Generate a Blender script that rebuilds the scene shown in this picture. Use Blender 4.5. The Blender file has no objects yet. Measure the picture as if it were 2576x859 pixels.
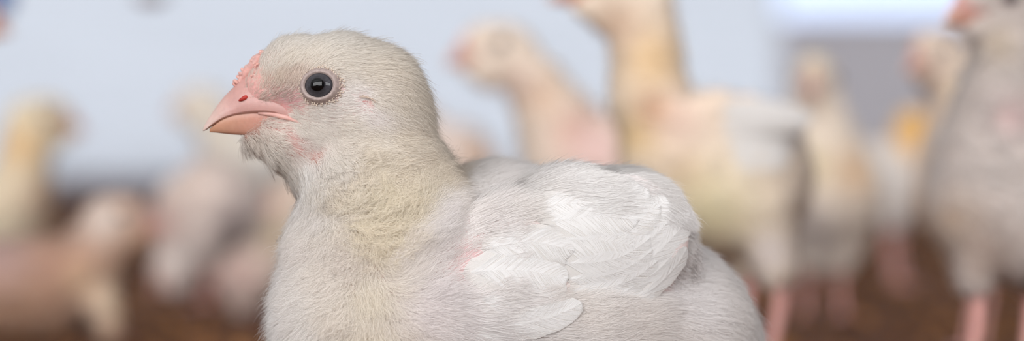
import bpy, math, random
import numpy as np
from mathutils import Vector
from mathutils.bvhtree import BVHTree
from mathutils.kdtree import KDTree

random.seed(7)
RNG = np.random.default_rng(11)
SC = bpy.context.scene
COL = SC.collection

# ------------------------------------------------------------------ camera
CAM_Y, CAM_H, FPX = -0.60, 0.096, 6000.0      # metres, metres, focal length in photo pixels
PX0, PY0 = 1288.0, 400.0                      # principal column, horizon row
cam_d = bpy.data.cameras.new('camera')
cam = bpy.data.objects.new('camera', cam_d); COL.objects.link(cam)
cam.location = (0, CAM_Y, CAM_H)
cam.rotation_euler = (math.radians(90), 0, 0)
cam_d.sensor_width = 36.0
cam_d.lens = FPX / 2576.0 * 36.0
cam_d.shift_y = -(429.5 - PY0) / 2576.0
cam_d.clip_start = 0.02
cam_d.clip_end = 100
cam_d.dof.use_dof = True
cam_d.dof.focus_distance = 0.600
cam_d.dof.aperture_fstop = 5.8
cam_d.dof.aperture_blades = 0
SC.camera = cam

# ------------------------------------------------------------------ world, exposure
SKY = 6.7
world = bpy.data.worlds.new('overcast_sky'); SC.world = world
world.use_nodes = True
bg = world.node_tree.nodes['Background']
bg.inputs[0].default_value = (0.985, 0.99, 1.0, 1)
bg.inputs[1].default_value = SKY
SC.view_settings.view_transform = 'Standard'
SC.view_settings.look = 'None'
SC.view_settings.gamma = 1.0
SC.view_settings.use_curve_mapping = False
SC.view_settings.exposure = 0.0
cy = SC.cycles
cy.max_bounces = 6; cy.diffuse_bounces = 5; cy.glossy_bounces = 2
cy.transmission_bounces = 3; cy.transparent_max_bounces = 6
cy.caustics_reflective = False; cy.caustics_refractive = False
cy.use_denoising = True

# daylight openings in the wall behind the photographer (portals guide the sky light through them)
OPENINGS = [(-4.8, 0.1, 0.42, 2.6), (1.6, 4.8, 0.6, 2.4)]
FRONT_Y = -3.2
def portal(loc, sx, sy, rot):
    l = bpy.data.lights.new('daylight_portal', 'AREA'); l.shape = 'RECTANGLE'
    l.size = sx; l.size_y = sy; l.cycles.is_portal = True
    o = bpy.data.objects.new('daylight_portal', l); COL.objects.link(o)
    o.location = loc; o.rotation_euler = rot
for x0, x1, z0, z1 in OPENINGS:
    portal(((x0+x1)/2, FRONT_Y, (z0+z1)/2), x1-x0, z1-z0, (math.radians(90), 0, 0))

# ------------------------------------------------------------------ helpers
def lin(c):
    return tuple(((v/255)/12.92 if v/255 <= 0.04045 else ((v/255+0.055)/1.055)**2.4) for v in c)
def linA(c):
    c = np.asarray(c, float)/255
    return np.where(c <= 0.04045, c/12.92, ((c+0.055)/1.055)**2.4)
def P(px, py, Y):
    s = (Y - CAM_Y)/FPX
    return np.array([(px-PX0)*s, Y, CAM_H + (PY0-py)*s])
def to_px(p):
    p = np.asarray(p); s = (p[..., 1]-CAM_Y)/FPX
    return PX0 + p[..., 0]/s, PY0 - (p[..., 2]-CAM_H)/s
def nz(v):
    return v/np.maximum(np.linalg.norm(v, axis=-1, keepdims=True), 1e-12)
def empty(name, loc, label, cat, group=None):
    o = bpy.data.objects.new(name, None); COL.objects.link(o); o.location = loc
    o.empty_display_size = 0.02
    o['label'] = label; o['category'] = cat
    if group: o['group'] = group
    return o
def mesh(name, V, F, mat, parent=None, smooth=True, col=None, uv=None, skin=None):
    V = np.asarray(V, float)
    off = np.array(parent_world(parent)) if parent else np.zeros(3)
    me = bpy.data.meshes.new(name)
    me.from_pydata((V-off).tolist(), [], [list(map(int, f)) for f in F])
    if smooth: me.polygons.foreach_set('use_smooth', np.ones(len(me.polygons), bool))
    if col is not None:
        a = me.attributes.new('Col', 'FLOAT_COLOR', 'POINT')
        c4 = np.ones((len(V), 4)); c4[:, :3] = col
        a.data.foreach_set('color', c4.ravel())
    if uv is not None:
        a = me.attributes.new('fuv', 'FLOAT_VECTOR', 'POINT')
        a.data.foreach_set('vector', np.asarray(uv, float).ravel())
    me.update()
    o = bpy.data.objects.new(name, me); COL.objects.link(o)
    if mat: me.materials.append(mat)
    if parent: o.parent = parent
    return o
def parent_world(p):
    l = np.array(p.location)
    return l + parent_world(p.parent) if p.parent else l
def structure(o):
    o['kind'] = 'structure'; return o
def box_vf(x0, x1, y0, y1, z0, z1):
    V = [(x, y, z) for x in (x0, x1) for y in (y0, y1) for z in (z0, z1)]
    F = [(0,1,3,2),(4,6,7,5),(0,4,5,1),(2,3,7,6),(0,2,6,4),(1,5,7,3)]
    return V, F
def join_vf(parts):
    V, F, n = [], [], 0
    for v, f in parts:
        V += [tuple(q) for q in v]; F += [tuple(i+n for i in q) for q in f]; n += len(v)
    return V, F
def tube_vf(pts, rad, seg=10, cap=True):
    pts = np.asarray(pts, float); n = len(pts)
    rad = np.broadcast_to(np.asarray(rad, float), (n,))
    T = nz(np.gradient(pts, axis=0))
    ref = np.array([0.31, 0.17, 0.93]) if abs(T[0] @ np.array([.31, .17, .93])) < .9 else np.array([1., 0, 0])
    V, F = [], []
    for i in range(n):
        a = np.cross(T[i], ref); a /= np.linalg.norm(a); b = np.cross(T[i], a)
        for k in range(seg):
            t = 2*math.pi*k/seg
            V.append(pts[i] + rad[i]*(math.cos(t)*a + math.sin(t)*b))
    for i in range(n-1):
        for k in range(seg):
            F.append((i*seg+k, i*seg+(k+1) % seg, (i+1)*seg+(k+1) % seg, (i+1)*seg+k))
    if cap:
        F.append(tuple(range(seg))[::-1]); F.append(tuple((n-1)*seg+k for k in range(seg)))
    return V, F
def spline(pts, n):
    pts = np.asarray(pts, float); m = len(pts)
    t = np.linspace(0, m-1, n); i = np.clip(t.astype(int), 0, m-2); f = (t-i)[:, None]
    g = lambda k: pts[np.clip(k, 0, m-1)]
    p0, p1, p2, p3 = g(i-1), g(i), g(i+1), g(i+2)
    return .5*((2*p1)+(-p0+p2)*f+(2*p0-5*p1+4*p2-p3)*f**2+(-p0+3*p1-3*p2+p3)*f**3)

# ------------------------------------------------------------------ materials
def new_mat(name):
    m = bpy.data.materials.new(name); m.use_nodes = True
    nt = m.node_tree; b = nt.nodes['Principled BSDF']
    return m, nt, b
def N(nt, t, **kw):
    n = nt.nodes.new(t)
    for k, v in kw.items(): setattr(n, k, v)
    return n
def ramp(nt, fac, stops):
    r = N(nt, 'ShaderNodeValToRGB'); e = r.color_ramp.elements
    while len(e) < len(stops): e.new(0.5)
    for el, (p, c) in zip(e, stops): el.position = p; el.color = (*lin(c), 1)
    nt.links.new(fac, r.inputs[0]); return r
def noise(nt, scale, detail=4, coord='Object', rough=.55):
    tc = N(nt, 'ShaderNodeTexCoord'); nn = N(nt, 'ShaderNodeTexNoise')
    nn.inputs['Scale'].default_value = scale; nn.inputs['Detail'].default_value = detail
    nn.inputs['Roughness'].default_value = rough
    nt.links.new(tc.outputs[coord], nn.inputs['Vector']); return nn
def bump(nt, b, h, strength, dist):
    bp = N(nt, 'ShaderNodeBump'); bp.inputs['Strength'].default_value = strength
    bp.inputs['Distance'].default_value = dist
    nt.links.new(h, bp.inputs['Height']); nt.links.new(bp.outputs[0], b.inputs['Normal'])
def mat_noise(name, stops, scale, rough=.8, bstr=0.0, bdist=.002, detail=4, sss=0.0, spec=.3):
    m, nt, b = new_mat(name)
    nn = noise(nt, scale, detail); r = ramp(nt, nn.outputs['Fac'], stops)
    nt.links.new(r.outputs[0], b.inputs['Base Color'])
    b.inputs['Roughness'].default_value = rough
    b.inputs['Specular IOR Level'].default_value = spec
    if sss:
        b.inputs['Subsurface Weight'].default_value = sss
        b.inputs['Subsurface Radius'].default_value = (1.0, .45, .3); b.inputs['Subsurface Scale'].default_value = .0012
    if bstr: bump(nt, b, nn.outputs['Fac'], bstr, bdist)
    return m
def mat_attr(name, rough=.8, nscale=600, amt=.12, sss=0.0, bstr=.3, bdist=.0003, spec=.25):
    m, nt, b = new_mat(name)
    at = N(nt, 'ShaderNodeAttribute'); at.attribute_name = 'Col'
    nn = noise(nt, nscale, 3)
    mx = N(nt, 'ShaderNodeMix', data_type='RGBA', blend_type='MULTIPLY')
    rr = ramp(nt, nn.outputs['Fac'], [(.25, (215, 210, 208)), (.75, (255, 255, 255))])
    mx.inputs[0].default_value = amt*4
    nt.links.new(at.outputs['Color'], mx.inputs[6]); nt.links.new(rr.outputs[0], mx.inputs[7])
    nt.links.new(mx.outputs[2], b.inputs['Base Color'])
    b.inputs['Roughness'].default_value = rough; b.inputs['Specular IOR Level'].default_value = spec
    if sss:
        b.inputs['Subsurface Weight'].default_value = sss
        b.inputs['Subsurface Radius'].default_value = (1.0, .4, .3); b.inputs['Subsurface Scale'].default_value = .001
    if bstr: bump(nt, b, nn.outputs['Fac'], bstr, bdist)
    return m
def mat_hair(name, gmix=.22):
    m = bpy.data.materials.new(name); m.use_nodes = True; nt = m.node_tree; nt.nodes.clear()
    out = N(nt, 'ShaderNodeOutputMaterial')
    c = N(nt, 'ShaderNodeAttribute'); c.attribute_name = 'col'
    s = N(nt, 'ShaderNodeAttribute'); s.attribute_name = 'sn'
    g = N(nt, 'ShaderNodeNewGeometry')
    mv = N(nt, 'ShaderNodeMix', data_type='VECTOR'); mv.inputs[0].default_value = gmix
    nt.links.new(s.outputs['Vector'], mv.inputs[4]); nt.links.new(g.outputs['Normal'], mv.inputs[5])
    nm = N(nt, 'ShaderNodeVectorMath', operation='NORMALIZE'); nt.links.new(mv.outputs[1], nm.inputs[0])
    d = N(nt, 'ShaderNodeBsdfDiffuse'); t = N(nt, 'ShaderNodeBsdfTranslucent')
    for b in (d, t):
        nt.links.new(c.outputs['Color'], b.inputs['Color']); nt.links.new(nm.outputs[0], b.inputs['Normal'])
    mx = N(nt, 'ShaderNodeMixShader'); mx.inputs[0].default_value = .12
    nt.links.new(d.outputs[0], mx.inputs[1]); nt.links.new(t.outputs[0], mx.inputs[2])
    nt.links.new(mx.outputs[0], out.inputs['Surface'])
    return m
def mat_feather(name, cols, freq=70.0):
    m = bpy.data.materials.new(name); m.use_nodes = True; nt = m.node_tree
    b = nt.nodes['Principled BSDF']; out = nt.nodes['Material Output']
    at = N(nt, 'ShaderNodeAttribute'); at.attribute_name = 'fuv'      # x along, y across (-1..1), z random
    sp = N(nt, 'ShaderNodeSeparateXYZ'); nt.links.new(at.outputs['Vector'], sp.inputs[0])
    ab = N(nt, 'ShaderNodeMath', operation='ABSOLUTE'); nt.links.new(sp.outputs[1], ab.inputs[0])
    ml = N(nt, 'ShaderNodeMath', operation='MULTIPLY_ADD'); ml.inputs[1].default_value = -.28
    nt.links.new(ab.outputs[0], ml.inputs[0]); nt.links.new(sp.outputs[0], ml.inputs[2])
    nn = noise(nt, 900, 2)
    jt = N(nt, 'ShaderNodeMath', operation='MULTIPLY_ADD'); jt.inputs[1].default_value = .012
    nt.links.new(nn.outputs['Fac'], jt.inputs[0]); nt.links.new(ml.outputs[0], jt.inputs[2])
    fr = N(nt, 'ShaderNodeMath', operation='MULTIPLY'); fr.inputs[1].default_value = freq*6.283
    nt.links.new(jt.outputs[0], fr.inputs[0])
    sn = N(nt, 'ShaderNodeMath', operation='SINE'); nt.links.new(fr.outputs[0], sn.inputs[0])
    n2 = noise(nt, 160, 3)
    r = ramp(nt, n2.outputs['Fac'], [(.3, cols[0]), (.7, cols[1])])
    nt.links.new(r.outputs[0], b.inputs['Base Color'])
    b.inputs['Roughness'].default_value = .75; b.inputs['Specular IOR Level'].default_value = .2
    bump(nt, b, sn.outputs[0], .35, .00008)
    t = N(nt, 'ShaderNodeBsdfTranslucent'); nt.links.new(r.outputs[0], t.inputs[0])
    mx = N(nt, 'ShaderNodeMixShader'); mx.inputs[0].default_value = .22
    nt.links.new(b.outputs[0], mx.inputs[1]); nt.links.new(t.outputs[0], mx.inputs[2])
    nt.links.new(mx.outputs[0], out.inputs['Surface'])
    return m

M_skin = mat_attr('chick_skin', rough=.8)
M_hair = mat_hair('down')
M_barb = mat_hair('feather_barbs', .10)
M_feather = mat_feather('white_feather', [(228, 224, 220), (234, 231, 228)])
M_beak = mat_attr('beak_horn', rough=.42, nscale=900, amt=.08, sss=.3, bstr=.15, spec=.45)
M_comb = mat_noise('comb_skin', [(.3, (206, 148, 140)), (.7, (222, 180, 170))], 500, .55, .6, .0006, sss=.3)
M_lid = mat_noise('eyelid_skin', [(.3, (150, 134, 130)), (.7, (178, 162, 156))], 1400, .6, .5, .0002)
M_lidfeather = mat_noise('eyelid_feathers', [(.3, (190, 172, 156)), (.7, (210, 194, 178))], 800, .8)
M_leg = mat_noise('leg_scales', [(.3, (206, 146, 140)), (.7, (224, 178, 168))], 260, .5, .5, .0012, sss=.2)
M_nostril = mat_noise('nostril', [(.3, (150, 40, 34)), (.7, (205, 70, 60))], 500, .5)
M_claw = mat_noise('claw', [(.3, (190, 160, 145)), (.7, (215, 190, 175))], 300, .4)

def mat_eye():
    m, nt, b = new_mat('eye')
    at = N(nt, 'ShaderNodeAttribute'); at.attribute_name = 'fuv'
    sp = N(nt, 'ShaderNodeSeparateXYZ'); nt.links.new(at.outputs['Vector'], sp.inputs[0])
    r = ramp(nt, sp.outputs[0], [(0, (4, 4, 5)), (.44, (5, 5, 6)), (.52, (58, 57, 61)), (.80, (76, 75, 80)), (.93, (46, 45, 50)), (1, (24, 22, 28))])
    nn = noise(nt, 1800, 4)
    mx = N(nt, 'ShaderNodeMix', data_type='RGBA', blend_type='MULTIPLY'); mx.inputs[0].default_value = .5
    rr = ramp(nt, nn.outputs['Fac'], [(.3, (150, 150, 150)), (.7, (255, 255, 255))])
    nt.links.new(r.outputs[0], mx.inputs[6]); nt.links.new(rr.outputs[0], mx.inputs[7])
    nt.links.new(mx.outputs[2], b.inputs['Base Color'])
    b.inputs['Roughness'].default_value = .04; b.inputs['IOR'].default_value = 1.38
    return m
M_eye = mat_eye()

# ------------------------------------------------------------------ setting: poultry house
M_floor = None
def mat_litter():
    m, nt, b = new_mat('litter')
    n1 = noise(nt, 9, 5); n2 = noise(nt, 130, 6, rough=.7)
    r = ramp(nt, n1.outputs['Fac'], [(.3, (100, 56, 26)), (.5, (136, 84, 46)), (.7, (164, 114, 72))])
    r2 = ramp(nt, n2.outputs['Fac'], [(.3, (120, 112, 104)), (.7, (255, 252, 246))])
    mx = N(nt, 'ShaderNodeMix', data_type='RGBA', blend_type='MULTIPLY'); mx.inputs[0].default_value = .8
    nt.links.new(r.outputs[0], mx.inputs[6]); nt.links.new(r2.outputs[0], mx.inputs[7])
    nt.links.new(mx.outputs[2], b.inputs['Base Color']); b.inputs['Roughness'].default_value = .95
    bump(nt, b, n2.outputs['Fac'], .8, .006); return m
M_floor = mat_litter()
X0, X1, Y1, ZC = -6.0, 6.0, 7.4, 2.9
structure(mesh('floor', *box_vf(X0, X1, FRONT_Y, Y1+.1, -.06, 0), M_floor, smooth=False))
M_ceil = mat_noise('ceiling_boards', [(.3, (206, 208, 210)), (.7, (226, 228, 230))], 3, .9)
structure(mesh('ceiling', *box_vf(X0, X1, FRONT_Y-.1, Y1+.1, ZC, ZC+.08), M_ceil, smooth=False))
M_wall = mat_noise('wall_paint', [(.3, (205, 208, 212)), (.7, (222, 224, 228))], 2.5, .9)
M_grey = mat_noise('grey_panel', [(.3, (168, 168, 178)), (.7, (186, 186, 196))], 4, .8)
structure(mesh('wall_left', *box_vf(X0-.1, X0, FRONT_Y-.1, Y1+.1, 0, ZC), M_wall, smooth=False))
structure(mesh('wall_right', *box_vf(X1, X1+.1, FRONT_Y-.1, Y1+.1, 0, ZC), M_wall, smooth=False))
fw = []
xs = [X0] + [v for o in OPENINGS for v in o[:2]] + [X1]
for i in range(0, len(xs), 2): fw.append(box_vf(xs[i], xs[i+1], FRONT_Y-.1, FRONT_Y, 0, ZC))
for x0, x1, z0, z1 in OPENINGS:
    fw.append(box_vf(x0, x1, FRONT_Y-.1, FRONT_Y, 0, z0)); fw.append(box_vf(x0, x1, FRONT_Y-.1, FRONT_Y, z1, ZC))
structure(mesh('wall_front', *join_vf(fw), M_wall, smooth=False))

# back wall: white plastic side curtain lit from outside; grey boards under a window strip on the right
def mat_curtain(name, col, tcol):
    m = bpy.data.materials.new(name); m.use_nodes = True; nt = m.node_tree
    out = nt.nodes['Material Output']; nt.nodes.remove(nt.nodes['Principled BSDF'])
    nn = noise(nt, 3.0, 4)
    tc = N(nt, 'ShaderNodeTexCoord'); mp = N(nt, 'ShaderNodeMapping'); mp.inputs['Scale'].default_value = (.6, 1, 9)
    nt.links.new(tc.outputs['Object'], mp.inputs[0]); nt.links.new(mp.outputs[0], nn.inputs['Vector'])
    d = N(nt, 'ShaderNodeBsdfDiffuse'); t = N(nt, 'ShaderNodeBsdfTranslucent')
    r = ramp(nt, nn.outputs['Fac'], [(.3, tuple(v*.93 for v in tcol)), (.7, tcol)])
    d.inputs[0].default_value = (*lin(col), 1); nt.links.new(r.outputs[0], t.inputs[0])
    ad = N(nt, 'ShaderNodeAddShader'); nt.links.new(d.outputs[0], ad.inputs[0]); nt.links.new(t.outputs[0], ad.inputs[1])
    nt.links.new(ad.outputs[0], out.inputs['Surface']); return m
M_curt = mat_curtain('plastic_curtain', (140, 144, 150), (86, 89, 94))
XS = .90
M_tarp = mat_curtain('grey_tarpaulin', (176, 174, 180), (53, 52, 54))
def fold_sheet(x0, x1, z0, z1, y, amp, n, seed):
    rs = np.random.default_rng(seed); xs = np.linspace(x0, x1, n)
    ph = rs.uniform(0, 6.28, 4)
    ys = y + amp*(np.sin(xs*9+ph[0])*.5+np.sin(xs*23+ph[1])*.3+np.sin(xs*41+ph[2])*.2)
    V, F = [], []
    for x, yy in zip(xs, ys): V += [(x, yy, z0), (x, yy, z1)]
    for i in range(n-1): F.append((2*i, 2*i+2, 2*i+3, 2*i+1))
    return V, F
structure(mesh('wall_back', *fold_sheet(X0, XS, 0.0, ZC, Y1, .015, 260, 3), M_curt))
structure(mesh('trim_1', *box_vf(X0, XS, Y1-.06, Y1-.03, 0.0, .035), M_grey, smooth=False))
structure(mesh('wall_back_right', *fold_sheet(XS, X1, 0.0, .57, Y1+.01, .01, 120, 8), M_tarp))
structure(mesh('wall_back_right_upper', *box_vf(XS, X1, Y1, Y1+.05, 1.5, ZC), M_grey, smooth=False))
M_winc = mat_curtain('window_film', (150, 160, 172), (100, 108, 124))
structure(mesh('window_1', *fold_sheet(XS, X1, .56, 1.5, Y1+.03, .004, 120, 5), M_winc))

# ------------------------------------------------------------------ implicit bodies -> one continuous mesh
def sdf_eval(prims, pts, k):
    """prims: (a, b, ra, rb, axis, squash) tapered capsules in metres; smooth union."""
    d = None
    for a, b, ra, rb, c, L, sq in prims:
        q = pts - c
        lat = q @ L
        q = q + np.outer(lat*(1/sq-1), L)
        aa = a - c; aa = aa + L*((aa @ L)*(1/sq-1)); bb = b - c; bb = bb + L*((bb @ L)*(1/sq-1))
        ba = bb-aa; l2 = max(ba @ ba, 1e-12)
        h = np.clip(((q-aa) @ ba)/l2, 0, 1)
        e = np.linalg.norm(q-aa-h[:, None]*ba, axis=1) - (ra+(rb-ra)*h)
        if d is None: d = e
        else:
            hh = np.clip(.5+.5*(d-e)/k, 0, 1)
            d = d*(1-hh)+e*hh - k*hh*(1-hh)
    return d
def surface_nets(prims, k, vox):
    A = np.array([p[0] for p in prims]+[p[1] for p in prims]); R = max(max(p[2], p[3]) for p in prims)
    rr = np.array([p[2] for p in prims]+[p[3] for p in prims])[:, None]
    lo = (A-rr).min(0)-3*vox-k*.3; hi = (A+rr).max(0)+3*vox+k*.3
    n = np.ceil((hi-lo)/vox).astype(int)+1
    ax = [lo[i]+vox*np.arange(n[i]) for i in range(3)]
    D = np.empty(n)
    for ix in range(0, n[0], 24):
        g = np.stack(np.meshgrid(ax[0][ix:ix+24], ax[1], ax[2], indexing='ij'), -1)
        D[ix:ix+24] = sdf_eval(prims, g.reshape(-1, 3), k).reshape(g.shape[:3])
    ins = D < 0
    c = np.zeros(n-1, np.int8)
    for o in np.ndindex(2, 2, 2): c += ins[o[0]:n[0]-1+o[0], o[1]:n[1]-1+o[1], o[2]:n[2]-1+o[2]]
    act = (c > 0) & (c < 8); idx = -np.ones(n-1, int); cells = np.argwhere(act); idx[act] = np.arange(len(cells))
    acc = np.zeros((len(cells), 3)); cnt = np.zeros(len(cells))
    cor = list(np.ndindex(2, 2, 2))
    for i, a in enumerate(cor):
        for b in cor[i+1:]:
            if sum(abs(a[j]-b[j]) for j in range(3)) != 1: continue
            da = D[tuple((cells+a).T)]; db = D[tuple((cells+b).T)]
            m = (da < 0) != (db < 0); t = da/np.where(m, da-db, 1)
            p = np.array(a)+t[:, None]*(np.array(b)-np.array(a))
            acc[m] += p[m]; cnt[m] += 1
    V = lo+vox*(cells+acc/cnt[:, None])
    F = []
    for axis in range(3):
        u, v = (axis+1) % 3, (axis+2) % 3
        s0 = [slice(None)]*3; s1 = [slice(None)]*3
        s0[axis] = slice(0, n[axis]-1); s1[axis] = slice(1, n[axis])
        m = ins[tuple(s0)] != ins[tuple(s1)]
        e = np.argwhere(m); e = e[(e[:, u] > 0) & (e[:, v] > 0) & (e[:, u] < n[u]-1) & (e[:, v] < n[v]-1)]
        du = np.zeros(3, int); du[u] = 1; dv = np.zeros(3, int); dv[v] = 1
        q = np.stack([idx[tuple((e-du-dv).T)], idx[tuple((e-dv).T)], idx[tuple(e.T)], idx[tuple((e-du).T)]], 1)
        fl = ~ins[tuple(e.T)]; q[fl] = q[fl][:, ::-1]
        F.append(q)
    F = np.concatenate(F); F = F[(F >= 0).all(1)]
    # settle onto the surface, normals from the field
    eps = vox*.5
    def grad(V):
        return np.stack([sdf_eval(prims, V+np.eye(3)[i]*eps, k)-sdf_eval(prims, V-np.eye(3)[i]*eps, k) for i in range(3)], 1)/(2*eps)
    for _ in range(2):
        g = grad(V); d = sdf_eval(prims, V, k); V = V - g*(d/np.maximum((g*g).sum(1), .2))[:, None]*.9
    return V, F, nz(grad(V))

# ------------------------------------------------------------------ down (hair strands)
def sample_surface(V, F, Nr, n, wfun=None):
    T = np.concatenate([F[:, [0, 1, 2]], F[:, [0, 2, 3]]])
    a, b, c = V[T[:, 0]], V[T[:, 1]], V[T[:, 2]]
    w = np.linalg.norm(np.cross(b-a, c-a), axis=1)
    if wfun is not None: w = w*wfun((a+b+c)/3, nz(Nr[T].mean(1)))
    t = RNG.choice(len(T), n, p=w/w.sum())
    u = RNG.random((n, 2)); fl = u.sum(1) > 1; u[fl] = 1-u[fl]
    bc = np.stack([1-u.sum(1), u[:, 0], u[:, 1]], 1)
    pos = (V[T[t]]*bc[:, :, None]).sum(1); nor = nz((Nr[T[t]]*bc[:, :, None]).sum(1))
    return pos, nor
def strands(R, Nn, T, L, lift, curl, clump, npts, guide_every):
    n = len(R); t = np.linspace(0, 1, npts)
    B = nz(np.cross(T, Nn)); ph = RNG.uniform(0, 6.28, n); om = RNG.uniform(3, 8, n)
    pts = np.zeros((n, npts, 3)); pts[:, 0] = R - Nn*.0002
    for i in range(1, npts):
        d = nz(T + Nn*(lift*(1.25-.9*t[i]))[:, None])
        pts[:, i] = pts[:, i-1] + d*(L/(npts-1))[:, None]
    A = (curl*L*.46)[:, None]
    for i in range(1, npts):
        w = ph+om*t[i]
        pts[:, i] += A*t[i]*(np.cos(w)[:, None]*B+.6*np.sin(w)[:, None]*Nn)
    g = RNG.choice(n, max(8, n//guide_every), replace=False)
    kd = KDTree(len(g))
    for j, i in enumerate(g): kd.insert(R[i], j)
    kd.balance()
    gi = np.array([g[kd.find(r)[1]] for r in R])
    sh = (clump[:, None]*t[None]**1.2)[:, :, None]
    tgt = pts[gi]
    tgt = tgt + (R-R[gi])[:, None, :]*.12
    return pts*(1-sh)+tgt*sh, gi
def hair_object(name, parent, pts, col, sn, radius, mat):
    n, m, _ = pts.shape
    hc = bpy.data.hair_curves.new(name)
    hc.add_curves([m]*n)
    off = np.array(parent_world(parent))
    hc.attributes['position'].data.foreach_set('vector', (pts-off).astype(np.float32).ravel())
    ra = hc.attributes.get('radius') or hc.attributes.new('radius', 'FLOAT', 'POINT')
    prof = np.linspace(1, 0, m)**.6*.92+.08
    ra.data.foreach_set('value', (np.asarray(radius)[:, None]*prof[None]).astype(np.float32).ravel())
    c = hc.attributes.new('col', 'FLOAT_COLOR', 'CURVE'); c4 = np.ones((n, 4), np.float32); c4[:, :3] = col
    c.data.foreach_set('color', c4.ravel())
    s = hc.attributes.new('sn', 'FLOAT_VECTOR', 'CURVE'); s.data.foreach_set('vector', sn.astype(np.float32).ravel())
    hc.materials.append(mat)
    o = bpy.data.objects.new(name, hc); COL.objects.link(o); o.parent = parent
    o['kind'] = 'stuff'
    return o

# ------------------------------------------------------------------ chick anatomy, head in units of hpx (photo pixels on the near chick)
# head frame: f forward, u up, l to the bird's left; origin at the middle of the head
HEAD = [  # f, u, r pairs (tapered capsules)
    ((10, 3, 127), (-70, -16, 131)), ((14, 4, 125), (112, 34, 84)), ((112, 34, 84), (180, 2, 58)),
    ((40, -95, 92), (-40, -85, 118)), ((60, -100, 80), (150, -108, 42)), ((120, -120, 54), (78, -178, 54)), ((150, -108, 42), (218, -122, 20)),
]
class Head:
    def __init__(s, o, scale, yaw, pitch=0.0, mirror=False):
        f = np.array([-math.cos(yaw)*math.cos(pitch), -math.sin(yaw)*math.cos(pitch), math.sin(pitch)])
        u0 = np.array([0, 0, 1.]); l = nz(np.cross(u0, f)); u = np.cross(f, l)
        s.o, s.k, s.f, s.l, s.u = np.asarray(o), scale, f, l, u
    def w(s, q):
        q = np.asarray(q, float)
        return s.o + s.k*(q[..., 0:1]*s.f + q[..., 1:2]*s.u + q[..., 2:3]*s.l)
    def prims(s):
        out = []
        for a, b in HEAD:
            out.append((s.w((a[0], a[1], 0)), s.w((b[0], b[1], 0)), a[2]*s.k, b[2]*s.k, s.o, s.l, .86))
        return out
UP_BEAK = [(82, 0, -88, 58), (122, 24, -74, 62), (160, 44, -63, 58), (200, 54, -62, 50), (228, 44, -63, 43), (260, 13, -66, 35), (290, -18, -74, 27), (315, -52, -87, 18), (330, -76, -97, 10), (339, -93, -100, 3)]
LO_BEAK = [(110, -46, -118, 60), (160, -44, -113, 52), (200, -46, -112, 43), (250, -52, -110, 33), (285, -66, -107, 24), (308, -82, -104, 14), (322, -94, -103, 5)]
def beak_mesh(head, st, upper, n=30, seg=22):
    st = spline(st, n); V, F, C = [], [], []
    f0, f1 = st[0, 0], st[-1, 0]
    for (f, top, bot, hw) in st:
        t = (f-f0)/(f1-f0); h = max(top-bot, 2)
        for k in range(seg):
            a = 2*math.pi*k/seg; ca, sa = math.cos(a), math.sin(a)
            v = (.12+.88*sa**.85 if sa >= 0 else .12*(1-abs(sa)**1.5)) if upper else (1-.14*(1-sa**1.5) if sa >= 0 else .86*(1-abs(sa)**.85))
            wv = math.copysign(abs(ca)**.8, ca)
            nar = (1-.5*max(0, v)**1.5) if upper else (.70+.22*v)
            lat = hw*wv*nar
            up = bot+h*v
            if upper:                              # swollen cover above the nostril
                lat += math.copysign(1, wv if abs(wv) > 1e-6 else 1)*9*math.exp(-((f-236)/26)**2-((up+6)/20)**2)*min(1, abs(wv)*2)
                lip = math.exp(-((v-.13)/.09)**2)
                lat *= 1+.06*lip
            V.append(head.w((f, up, lat)))
            if upper:
                pale = np.clip((t-.70)/.30, 0, 1)
                c = np.array([197, 153, 146])*(1-pale)+np.array([216, 194, 184])*pale
                red = math.exp(-((f-190)/45)**2-((up-35)/30)**2); c = c*(1-.3*red)+np.array([222, 136, 130])*.3*red
                lipd = math.exp(-((v-.02)/.05)**2); c = c*(1-.55*lipd)+np.array([168, 112, 84])*.55*lipd
            else:
                c = np.array([206, 152, 146])*(1-t)+np.array([198, 150, 122])*t
            C.append(linA(c))
    for i in range(n-1):
        for k in range(seg): F.append((i*seg+k, (i+1)*seg+k, (i+1)*seg+(k+1) % seg, i*seg+(k+1) % seg))
    F.append(tuple(range(seg))); F.append(tuple((n-1)*seg+k for k in range(seg))[::-1])
    return V, F, np.array(C)
def ellipsoid_vf(c, ax, seg=12, rings=8):
    V, F = [], []
    for i in range(rings+1):
        th = math.pi*i/rings
        for k in range(seg):
            ph = 2*math.pi*k/seg
            V.append(c + ax[0]*math.sin(th)*math.cos(ph)+ax[1]*math.sin(th)*math.sin(ph)+ax[2]*math.cos(th))
    for i in range(rings):
        for k in range(seg): F.append((i*seg+k, i*seg+(k+1) % seg, (i+1)*seg+(k+1) % seg, (i+1)*seg+k))
    return V, F
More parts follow.
